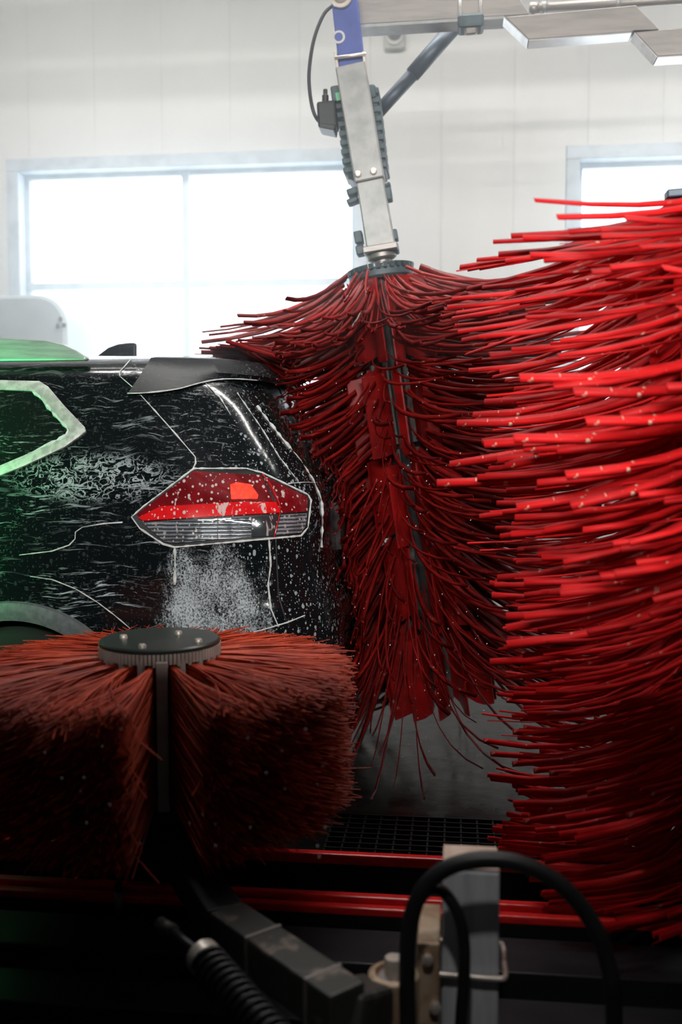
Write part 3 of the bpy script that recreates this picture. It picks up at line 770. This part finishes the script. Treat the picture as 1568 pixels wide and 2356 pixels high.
for lv in range(64):
    h0 = -.01 - (WB_H-.12)*lv/63; f = -h0/WB_H
    for k in range(30):
        phi = 2*math.pi*(k+.5*(lv % 2))/30 + random.uniform(-.1,.1)
        if random.random() < (.42 if math.sin(phi) > .1 and f < .5 else .08): continue
        if math.sin(phi) < -.62 and random.random() < .45: continue
        L = random.gauss(.50,.04); D = (.10+.36*f**2.4)*random.uniform(.7,1.3) + (.06 if lv < 6 else 0)
        cand.append((phi, h0, .20+random.uniform(-.04,.02), L, D, random.uniform(.10,.34), random.uniform(.012,.026), random.uniform(.004,.006), random.uniform(-.9,.9), f))
for k in range(150):
    cand.append((2*math.pi*k/150+random.uniform(-.02,.02), -.012-random.uniform(0,.05), .10, random.gauss(.63,.04), random.uniform(.20,.30), random.uniform(.02,.12), random.uniform(.016,.026), .006, random.uniform(-.6,.6), .02))
cand.sort(key=lambda c: math.sin(c[0]) + (.8 if c[9] > .75 else 0) + (.5 if math.cos(c[0]) > .6 else 0))
stuff = MB()
for i, c in enumerate(cand):
    phi, h, r0, L, D, S, w, th, tw, f = c
    g = strip_verts(phi, h, r0, L, D, S, w, th, tw, 6, 2.0, 0, clampcar)
    if i < 300: local_obj('strip', MB().add(*g), M['red_shaded'], wb, smooth=True, fix=False)
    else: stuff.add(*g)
local_obj('strips_behind', stuff, M['red_shaded'], wb, smooth=True, fix=False)['kind'] = 'stuff'
for phi, h, L in ((R(-112), -.03, .26), (R(-70), -.05, .22)):
    part_label(local_obj('pale_strip', MB().add(*strip_verts(phi, h, .10, L, .20, .02, .045, .006, .5, 8, 1.4)), M['paper'], wb, smooth=True, fix=False), 'white strip near the hub')

# ---- low brush by the wheel
LB_Y = 2.60
lb_top = at(368, 1476, LB_Y)
lb = thing('rocker_brush', 'low orange-red bristle brush with a black bolted top disc beside the car', 'brush', lb_top)
DR = (at(502,1476,LB_Y)-at(235,1476,LB_Y)).length/2
LB_H = .41
d_o = local_obj('top_disc', MB().lathe([(.001,.010),(DR*.97,.010),(DR,.006),(DR,-.002)], 64), M['disc'], lb, auto=30)
for (px, py) in ((284,1467),(410,1458),(456,1476),(327,1489)):
    p = atz(px, py, lb_top.z+.012) - lb_top
    local_obj('bolt', MB().lathe([(.011,.008),(.011,.016),(.008,.020)], 10, (p.x, p.y, 0)), M['zinc'], d_o, auto=40)
rim = local_obj('rim', MB().lathe([(DR*.93,-.028),(DR*.975,-.028),(DR*.975,-.002),(DR*.93,-.002)], 64), M['black_metal'], lb, auto=30)
for k in range(96):
    a = 2*math.pi*k/96; c, s_ = math.cos(a), math.sin(a)
    local_obj('rim_tooth', MB().bar((DR*.985*c, DR*.985*s_, -.003), (DR*.985*c, DR*.985*s_, -.030-.006*(k % 3 == 0)), .0075, .008, (c, s_, 0)), M['rim_white'], rim)
local_obj('core', MB().lathe([(.10,-LB_H-.03),(.10,-.02)], 32), M['black'], lb, auto=40)
NROW = 18; ph0 = math.atan2(-lb_top.y, -lb_top.x) + .02
for k in range(NROW):
    a = ph0 + 2*math.pi*k/NROW; c, s_ = math.cos(a), math.sin(a); rr = DR*(.93 if k else 1.03)
    local_obj('bristle_holder', MB().bar((rr*c, rr*s_, -.02), (rr*c, rr*s_, -LB_H), .030 if k == 0 else .016, .02, (c, s_, 0)), M['rim_white'], lb, bevel=.003)
stuff = MB()
def bristle(phi, h, r0, L, D, S, rad, seg=5):
    cl = []
    for i in range(seg+1):
        t = i/seg; cl.append(Vector((r0+L*t, S*t*t, h - D*t**1.5)))
    rot = Matrix.Rotation(phi, 3, 'Z'); cl = [rot @ p for p in cl]
    for p in cl: p.y = min(p.y, 3.135-lb_top.y) if -1.9 < p.x + lb_top.x else p.y
    vs = []
    for i, p in enumerate(cl):
        t = (cl[min(i+1,seg)]-cl[max(i-1,0)]).normalized(); s_ = t.cross(Vector((0,0,1))).normalized(); u = s_.cross(t); q = rad*(1-.3*i/seg)
        for an in (90, 210, 330): vs.append(p + (s_*math.cos(R(an)) + u*math.sin(R(an)))*q)
    fs = [(i*3+k, (i+1)*3+k, (i+1)*3+(k+1) % 3, i*3+(k+1) % 3) for i in range(seg) for k in range(3)]
    return vs, fs
for k in range(NROW):
    for j in range(800):
        h = -.035-(LB_H-.05)*random.random()**1.15; sp_ = random.gauss(0, .075)
        phi = ph0 + 2*math.pi*(k+.5)/NROW + random.uniform(-.045,.045)
        stuff.add(*bristle(phi, h, DR*.80, random.gauss(.372,.010), .006+.03*random.random()+.02*(-h/LB_H), (abs(sp_)*.7+.004 if k == 0 else -abs(sp_)*.7-.004 if k == NROW-1 else sp_+.02), .0023))
local_obj('bristles', stuff, M['bristle'], lb, smooth=True, fix=False)['kind'] = 'stuff'
local_obj('drive_motor', MB().lathe([(.09,-LB_H-.03),(.09,-LB_H-.08),(.055,-LB_H-.09),(.055,-lb_top.z+.14)], 20), M['black_metal'], lb, auto=40)

# ------------------------------------------------------------------ arm that carries the wrap brush
AY = MB_Y
def P(px, py, dy=0.0): return at(px, py, AY+dy)
arm = thing('brush_arm', 'tilted metal arm with blue top link and motor carrying the wrap brush', 'arm', P(875, 606))
part_label(MB().bar(P(786,-60), P(812,172), .105, .09).build('blue_link', M['blue'], arm, bevel=.006), 'blue painted steel link')
q0, q1 = P(772,-60,-.046), P(795,172,-.046)
MB().bar(q0, q1, .02, .006).build('link_edge', M['blue'], arm)
MB().lathe([(.045,-.07),(.045,-.055),(.030,-.055),(.030,-.085),(.026,-.09)], 24, P(788,8,0), 'Y').build('pivot_pin', M['zinc'], arm, auto=40)
em = P(779, 86, -.048)
part_label(MB().lathe([(.026,-.002),(.026,-.005)], 28, em, 'Y').build('emblem', M['cctv'], arm, auto=40), 'round white emblem with a dark centre')
MB().lathe([(.017,-.005),(.017,-.0065)], 28, em, 'Y').build('emblem_centre', M['blue'], arm, auto=40)
# clevis: two cheeks and a pin
for px0, px1 in ((773, 782), (838, 843)):
    MB().bar(P(px0,128,-.02), P(px1,186,-.02), .012, .10).build('clevis_cheek', M['zinc'], arm, bevel=.002)
MB().tube([P(770,133,-.075), P(842,124,-.075)], .007, 8).build('clevis_pin', M['zinc'], arm, smooth=True)
# rectangular tube in two telescoping lengths
up0, up1 = P(808,160,-.02), P(852,422,-.02)
MB().bar(up0, up1, .122, .13).build('upper_tube', M['alu'], arm, bevel=.006)
MB().bar(P(851,415,-.01), P(879,580,-.01), .112, .11, w1=.120).build('lower_tube', M['alu'], arm, bevel=.006)
for px, py in ((827,411),(862,405)):
    MB().lathe([(.014,-.066),(.014,-.074),(.009,-.078)], 10, P(px,py,-.02), 'Y').build('bolt', M['zinc'], arm, auto=40)
# motor with cooling ribs behind the tube
mt = MB().bar(P(823,212,.10), P(846,420,.10), .175, .19).build('motor', M['motor'], arm, bevel=.03)
for k in range(9):
    t = .1+.1*k; a_ = P(823,212,.10).lerp(P(846,420,.10), t)
    ax_ = (P(846,420,.10)-P(823,212,.10)).normalized()
    MB().bar(a_-ax_*.012, a_+ax_*.012, .183, .198).build('cooling_rib', M['motor'], mt, bevel=.004)
MB().bar(P(774,205,.02), P(779,240,.02), .045, .10).build('motor_cap', M['motor'], mt, bevel=.008)
MB().bar(P(854,203,.04), P(857,234,.04), .035, .10).build('motor_cap', M['motor'], mt, bevel=.008)
part_label(MB().bar(P(776,213,-.032), P(780,231,-.032), .020, .003).build('sticker', M['tag_green'], mt), 'small green sticker')
jb = MB().bar(P(752,240,.02), P(756,300,.02), .078, .10).build('junction_box', M['black'], arm, bevel=.010)
MB().bar(P(738,296,.02), P(772,303,.02), .02, .105).build('box_lid', M['black'], jb, bevel=.003)
MB().lathe([(.014,0),(.014,.035),(.009,.04),(.009,.06)], 12, P(748,240,.02)).build('gland', M['black'], jb, auto=40)
cab = spline([P(772,8,-.02), P(745,32,-.02), P(722,90,-.02), P(711,160,-.02), P(712,210,-.02), P(720,255,-.02), P(733,279,0), P(745,280,.02)], 8)
MB().tube(cab, .0075, 8).build('cable', M['black'], arm, smooth=True)
# side lugs
for px, py, w_, h_ in ((812,443,.05,.028),(812,464,.05,.022),(889,430,.038,.012),(889,449,.045,.055),(825,548,.035,.05),(829,578,.035,.04),(905,543,.036,.044),(907,573,.036,.04)):
    c = P(px,py,.0); MB().bar(c+Vector((-.004,0,h_/2)), c+Vector((.004,0,-h_/2)), w_, .06).build('lug', M['motor'], arm, bevel=.006)
MB().bar(P(838,583,-.01), P(915,570,-.01), .025, .15, (0,1,0)).build('base_plate', M['steel'], arm, bevel=.003)
ax_ = (P(886,640)-P(862,500)).normalized()
def axl(prof, o):      # lathe along the arm axis
    m_ = MB().lathe(prof, 24); q = Vector((0,0,1)).rotation_difference(ax_).to_matrix(); m_.v = [tuple(q @ Vector(v) + o) for v in m_.v]; return m_
axl([(.062,0),(.062,.022),(.05,.03),(.035,.032),(.035,.045),(.024,.05),(.024,.056)], P(876,583)).build('bearing', M['steel'], arm, auto=40)
# ------------------------------------------------------------------ overhead steelwork
BY = 4.28
ob = thing('overhead_beam', 'wide stainless box beam with clamp running behind the blue link', 'beam', at(1000, 40, BY))
bl, br_ = at(812, 76, BY), at(1222, 50, BY)
zt = .31
poly = [at(812,56,BY), at(1218,32,BY), at(1150,-70,BY), at(812,-60,BY)]
MB().prism(poly, (0,.05,0)).build('web', M['steel'], ob, bevel=.003)
zb = (bl.z)
MB().prism([at(812,57,BY), at(1160,36,BY), at(1160,36,BY)+Vector((0,0,-.012)), at(812,57,BY)+Vector((0,0,-.012))], (0,.10,0)).build('bottom_flange', M['alu'], ob)
MB().bar(at(1052,58,BY-.03), at(1112,54,BY-.03), .055, .10).build('clamp_block', M['motor'], ob, bevel=.012)
MB().bar(at(1082,58,BY-.05), at(1083,80,BY-.05), .055, .03).build('clamp_tongue', M['steel'], ob, bevel=.010)
for px in (1058, 1105):
    MB().tube([at(px,-50,BY-.02), at(px,30,BY-.02), at(px+2,60,BY-.02)], .0065, 8).build('u_bolt', M['steel_bright'], ob, smooth=True)
br = thing('brace_tube', 'dark grey diagonal brace tube below the stainless box beam', 'brace', at(950,170,BY))
MB().tube([at(1040,66,BY+.15), at(948,172,BY+.15)], .034, 16).build('outer_tube', M['brace'], br, smooth=True)
MB().tube([at(952,168,BY+.15), at(862,266,BY+.15)], .029, 16).build('inner_tube', M['brace'], br, smooth=True)
# stepped stainless duct
TY = 4.15
td = thing('stepped_duct', 'stepped stainless box duct hanging overhead beside the box beam', 'duct', at(1360, 60, TY))
for pol in ([(1160,38),(1216,91),(1452,73),(1458,70),(1516,68),(1462,11),(1222,33)], [(1460,73),(1512,130),(1640,122),(1640,58),(1516,68)]):
    MB().prism([at(x_, y_, TY) for x_, y_ in pol], (0,.085,0)).build('box_section', M['steel'], td, bevel=.004)
for pol in (((1160,38),(1216,91)), ((1216,91),(1452,73)), ((1460,74),(1512,130)), ((1512,130),(1640,122))):
    a_, b_ = at(*pol[0], TY), at(*pol[1], TY); d_ = (b_-a_).normalized(); nrm = Vector((d_.z,0,-d_.x)); nrm = nrm if nrm.z < 0 else -nrm
    MB().prism([a_+nrm*.0005, b_+nrm*.0005, b_+nrm*.005, a_+nrm*.005], (0,.084,0)).build('lit_underside', M['steel_bright'], td)  # brighter steel paints the window light onto the undersides
pp = thing('water_pipe', 'thin pale pipe with clips running above the stepped duct', 'pipe', at(1300, 8, 4.5))
MB().tube([at(1218,20,4.5), at(1568,-2,4.5), at(1700,-10,4.5)], .021, 14).build('pipe', M['steel'], pp, smooth=True)
MB().tube([at(1217,20,4.5), at(1236,19,4.5)], .026, 14).build('end_cap', M['steel'], pp, smooth=True)
for px, py in ((1250,17),(1420,7)):
    MB().tube([at(px-6,py,4.5), at(px+6,py-.5,4.5)], .025, 14).build('pipe_clip', M['alu'], pp, smooth=True)
# dome camera on the wall
cc = thing('dome_camera', 'small white wall camera with grey dome under the box beam', 'camera', at(908, 96, WALL_Y))
c0, c1 = at(884, 78, WALL_Y), at(933, 118, WALL_Y)
MB().box((c0.x, WALL_Y-.05, c1.z), (c1.x, WALL_Y, c0.z)).build('back_box', M['cctv'], cc, bevel=.02)
MB().lathe([(.058,-.05),(.058,-.065),(.046,-.068)], 28, at(908,90,WALL_Y), 'Y').build('ring', M['cctv'], cc, auto=40)
MB().lathe([(.045,-.062),(.042,-.082),(.030,-.098),(.012,-.105)], 28, at(908,86,WALL_Y), 'Y').build('dome', M['cctv_dome'], cc, smooth=True)
# pale rounded housing behind the car
hx1 = at(182, 740, 5.62).x; hz = at(90, 690, 5.62).z
hs = thing('equipment_housing', 'pale rounded equipment housing standing by the window behind the car', 'housing', (hx1-.6, 5.6, 0))
pts = []
for cx, cz, a0 in ((hx1-.17, hz-.17, 0), (hx1-1.2+.17, hz-.17, 90)):
    for k in range(9):
        a_ = R(a0+90*k/8); pts.append(Vector((cx+.17*math.cos(a_), 5.42, cz+.17*math.sin(a_))))
pts += [Vector((hx1-1.2, 5.42, .0)), Vector((hx1, 5.42, .0))]
MB().prism(pts, (0,.45,0)).build('cover', M['housing'], hs, bevel=.02)
for px, py in ((140,733),(134,750),(148,748)):
    c = at(px, py, 5.42); MB().lathe([(.014,-.004),(.010,-.012)], 12, c, 'Y').build('highlight_stud', M['steel_bright'], hs, auto=40)  # bright studs stand in for highlight spots on the cover

# ------------------------------------------------------------------ conveyor, rails, grate
def xbar(name, Y0, Y1, z0, z1, mat, lab, cat, x0=-6.5, x1=5.5, bevel=.004, group=None):
    return tag(MB().box((x0, Y0, z0), (x1, Y1, z1)).build(name, mat, None, bevel=bevel), lab, cat, group)
r1 = atz(900, 1962, .12); r2 = atz(880, 2055, .12)
r1o = thing('guide_rail', 'single red tyre guide rail next to the floor grate', 'rail', (0, r1.y, 0))
MB().box((-6.5, r1.y-.03, .088), (5.5, r1.y, .12)).build('rail_bar', M['rail_red'], r1o, bevel=.005)
MB().box((-6.5, r1.y-.022, 0), (5.5, r1.y-.008, .088)).build('rail_web', M['dark_channel'], r1o)
r2o = thing('guide_rail', 'double red tyre guide rail beside the dark conveyor channel', 'rail', (0, r2.y, 0))
for dy, z in ((0,.12),(-.040,.108)):
    MB().box((-6.5, r2.y+dy-.03, z-.022), (5.5, r2.y+dy, z)).build('rail_lip', M['rail_red'], r2o, bevel=.005)
MB().box((-6.5, r2.y-.068, 0), (5.5, r2.y-.006, .086)).build('rail_web', M['dark_channel'], r2o)
cz = Vector((0, r2.y-.125, .08))
xbar('conveyor_channel', cz.y-.17, cz.y, .0, .08, M['dark_channel'], 'dark steel conveyor channel in front of the double red rail', 'channel')
xbar('conveyor_channel', cz.y-.36, cz.y-.22, .0, .045, M['dark_channel'], 'low dark steel channel between the wash post and conveyor channel', 'channel')
gr = thing('floor_grate', 'dark steel floor grate beyond the red guide rails', 'grate', (0, 3.3, 0))
gx0, gx1, gy0, gy1 = at(760,1900,3.3).x, at(1200,1900,3.3).x, r1.y+.03, atz(900,1878,.02).y
mb = MB()
x_ = gx0
while x_ < gx1: mb.box((x_, gy0, 0), (x_+.006, gy1, .025)); x_ += .055
g2 = mb.build('cross_bars', M['grate'], gr); g2['kind'] = 'stuff'
y_ = gy0
while y_ < gy1: MB().box((gx0, y_, .004), (gx1, y_+.006, .028)).build('bearing_bar', M['grate'], gr); y_ += .042

# ------------------------------------------------------------------ post, swing arm and hoses in front
PY = 2.0
pa, pb = at(1017, 1997, PY), at(1150, 1997, PY)
post = thing('wash_post', 'grey square steel post with weathered top behind the black hose', 'post', ((pa.x+pb.x)/2, PY+.06, 0))
MB().box((pa.x, PY, 0), (pb.x, PY+.12, pa.z-.004)).build('tube', M['galv'], post, bevel=.006)
MB().box((pa.x+.001, PY+.001, pa.z-.004), (pb.x-.001, PY+.119, pa.z+.002)).build('top_cap', M['post_top'], post, bevel=.003)
ub = thing('u_bolt_clamp', 'rusty u-bolt clamped round the grey wash post', 'clamp', at(1080, 2250, PY))
z_ = at(1060, 2247, PY-.012).z
MB().tube(spline([(pa.x-.035, PY-.012, z_+.004), (pa.x+.03, PY-.012, z_+.002), (pb.x-.01, PY-.012, z_), (pb.x+.012, PY-.004, z_), (pb.x+.013, PY+.05, z_), (pb.x+.013, PY+.125, z_), (pb.x-.01, PY+.134, z_), (pa.x-.035, PY+.134, z_)], 6), .006, 8).build('bolt_rod', M['zinc'], ub, smooth=True)
MB().box((pa.x-.05, PY-.03, z_-.10), (pa.x-.004, PY+.15, z_+.075)).build('bracket', M['rust'], ub, bevel=.004)
for dz, dx in ((.045, -.028), (-.055, -.012)):
    MB().lathe([(.012,-.03),(.012,-.044),(.008,-.046)], 6, (pa.x+dx, PY, z_+dz), 'Y').build('nut', M['zinc'], ub, auto=40)
# pivot bearing
bc = at(905, 2240, PY-.04)
bg_ = thing('pivot_bearing', 'rusty round pivot bearing with bright pin beside the wash post', 'bearing', (bc.x, bc.y, bc.z-.1))
MB().lathe([(.052,-.10),(.052,0),(.047,.004),(.038,.004),(.036,-.012),(.022,-.012)], 32, bc).build('housing', M['rust'], bg_, auto=40)
part_label(MB().lathe([(.019,-.012),(.019,.032),(.017,.035)], 24, bc).build('pin', M['zinc'], bg_, auto=40), 'bright round pivot pin')
MB().lathe([(.03,-.012),(.03,-.002),(.022,-.001)], 24, bc).build('washer', M['steel'], bg_, auto=40)
MB().bar(bc+Vector((-.005,.0,-.13)), bc+Vector((-.005,0,-bc.z)), .05, .05).build('pedestal', M['black_metal'], bg_)
MB().bar(bc+Vector((.02,.02,-.06)), Vector((pa.x-.02, PY+.06, bc.z-.06)), .05, .05, (0,0,1)).build('bridge', M['rust'], bg_, bevel=.004)
# swing arm
sw = thing('swing_arm', 'worn dark square swing arm reaching under the rocker brush', 'arm', bc+Vector((0,0,-.06)))
A1 = Vector((lb_top.x+.02, lb_top.y-.06, bc.z-.115)); A0 = bc + Vector((-.02, -.01, -.065))
fa = atz(520, 2085, .315); na = atz(800, 2275, .315)
MB().bar(fa+Vector((0,0,-.045)), na+Vector((0,0,-.045)), .085, .09, (0,0,1)).build('beam', M['worn'], sw, bevel=.006)
dvec = (na-fa)
for t in (.34, .82):
    c = fa+dvec*t+Vector((0,0,-.045)); MB().bar(c-dvec.normalized()*.004, c+dvec.normalized()*.004, .088, .093, (0,0,1)).build('weld_seam', M['steel'], sw)
e0 = fa+dvec*.93+Vector((0,0,-.055)); MB().bar(e0, bc+Vector((-.03,0,-.055)), .10, .08, (0,0,1)).build('knuckle', M['worn'], sw, bevel=.012)
MB().bar(fa+Vector((0,0,-.045)), Vector((lb_top.x, lb_top.y, .27)), .085, .085, (0,0,1)).build('far_beam', M['black_metal'], sw, bevel=.006)
# spring damper
d0 = atz(385, 2132, .30); d1 = atz(470, 2205, .285); d2 = atz(640, 2400, .25)
dm = thing('spring_damper', 'black coil spring damper lying beside the swing arm', 'damper', d2)
MB().tube([d0, d1], .010, 12).build('rod', M['black_metal'], dm, smooth=True)
MB().tube([d0+Vector((-.02,.01,.0)), d0+(d1-d0)*.18], .016, 12).build('eye', M['worn'], dm, smooth=True)
u_ = (d2-d1).normalized()
MB().tube([d1-u_*.012, d1+u_*.014], .036, 20).build('collar', M['zinc'], dm, smooth=False, auto=40)
MB().tube([d1, d2], .019, 16).build('cylinder', M['black_metal'], dm, smooth=True)
s1_ = u_.cross(Vector((0,0,1))).normalized(); s2_ = s1_.cross(u_)
L_ = (d2-d1).length; hp = []
for k in range(15*14):
    t = k/(15*14); a_ = 2*math.pi*14*t; hp.append(d1+u_*(.015+L_*t) + (s1_*math.cos(a_)+s2_*math.sin(a_))*.033)
MB().tube(hp, .0062, 7).build('coil_spring', M['black'], dm, smooth=True)
# hoses
def hose(pts, r, lab, cat='hose'):
    o = MB().tube(spline(pts, 10), r, 12).build('hose', M['black'], None, smooth=True); return tag(o, lab, cat)
HY = 1.90
hose([Vector((at(938,2356,HY).x, HY, .0)), at(938,2356,HY), at(936,2250,HY), at(942,2130,HY), at(972,2045,HY), at(1030,1996,HY), at(1110,1978,HY), at(1200,1988,HY), at(1290,2036,HY), at(1360,2120,HY), at(1396,2210,HY), at(1412,2320,HY), Vector((at(1416,2400,HY).x, HY+.05, .014))], .0165, 'thick black hose arching over the top of the grey wash post')
hose([at(958,2080,HY+.03), at(985,2048,HY+.03), at(1018,2052,HY+.03), at(1050,2098,HY+.03), at(1066,2170,HY+.03), at(1066,2260,HY+.03), at(1060,2356,HY+.03), Vector((at(1060,2400,HY+.03).x, HY+.03, .012))], .0125, 'thin black hose hanging down the front face of the grey wash post')
Hh = lb_top.y-.06
hose([at(272,2030,Hh), at(275,2090,Hh), at(288,2150,Hh), at(325,2205,Hh), at(370,2236,Hh), at(425,2243,Hh), at(470,2225,Hh+.05)], .010, 'black looped hydraulic hose under the rocker brush')
ft = tag(MB().tube([at(274,2050,Hh), at(277,2110,Hh)], .0135, 12).build('hose_fitting', M['steel'], None, smooth=True), 'steel fitting on the looped hydraulic hose under the rocker brush', 'fitting')

# ------------------------------------------------------------------ water thrown off the brushes
M['water'] = plain('white_water_drop', (.70,.74,.76), .08, 0, (.6,.64,.66), 20)
mb = MB(); rw = random.Random(5)
def drop(c, r, d):
    d = d.normalized(); a_ = d.cross(Vector((0,1,.2))).normalized(); b_ = d.cross(a_); vs = [c-d*r*1.7]
    for k in range(6): vs.append(c + (a_*math.cos(k*math.pi/3)+b_*math.sin(k*math.pi/3))*r)
    vs.append(c+d*r*1.7)
    mb.add(vs, [(0,1+(k+1) % 6,1+k) for k in range(6)] + [(7,1+k,1+(k+1) % 6) for k in range(6)])
for k in range(170):
    px, py, Y = (rw.uniform(690,1120), rw.uniform(850,1750), rw.uniform(3.0,3.45)) if k < 130 else (rw.uniform(60,760), rw.uniform(1480,2000), rw.uniform(1.9,2.05))
    drop(at(px, py, Y), rw.uniform(.0010,.0022), Vector((rw.uniform(-.6,.2), 0, -1 if k % 3 else -.4)))
tag(mb.build('water_drops', M['water'], None, smooth=True, fix=False), 'fine white water drops flying off the spinning brushes', 'water', kind='stuff')

# ------------------------------------------------------------------ mist
t = NT('thin_mist'); vs_ = t.n('ShaderNodeVolumeScatter'); vs_.inputs['Density'].default_value = HAZE; vs_.inputs['Anisotropy'].default_value = .7
vs_.inputs['Color'].default_value = (.93,.97,1,1); t.t.nodes.remove(t.b); t.l(vs_.outputs[0], t.out.inputs['Volume'])
if HAZE > 0:
    tag(MB().box((-6.0, 3.5, 1.64), (5.0, WALL_Y-.02, CEIL-.02)).build('mist', t.m), 'thin white mist hanging in the air before the windows', 'mist', kind='stuff')
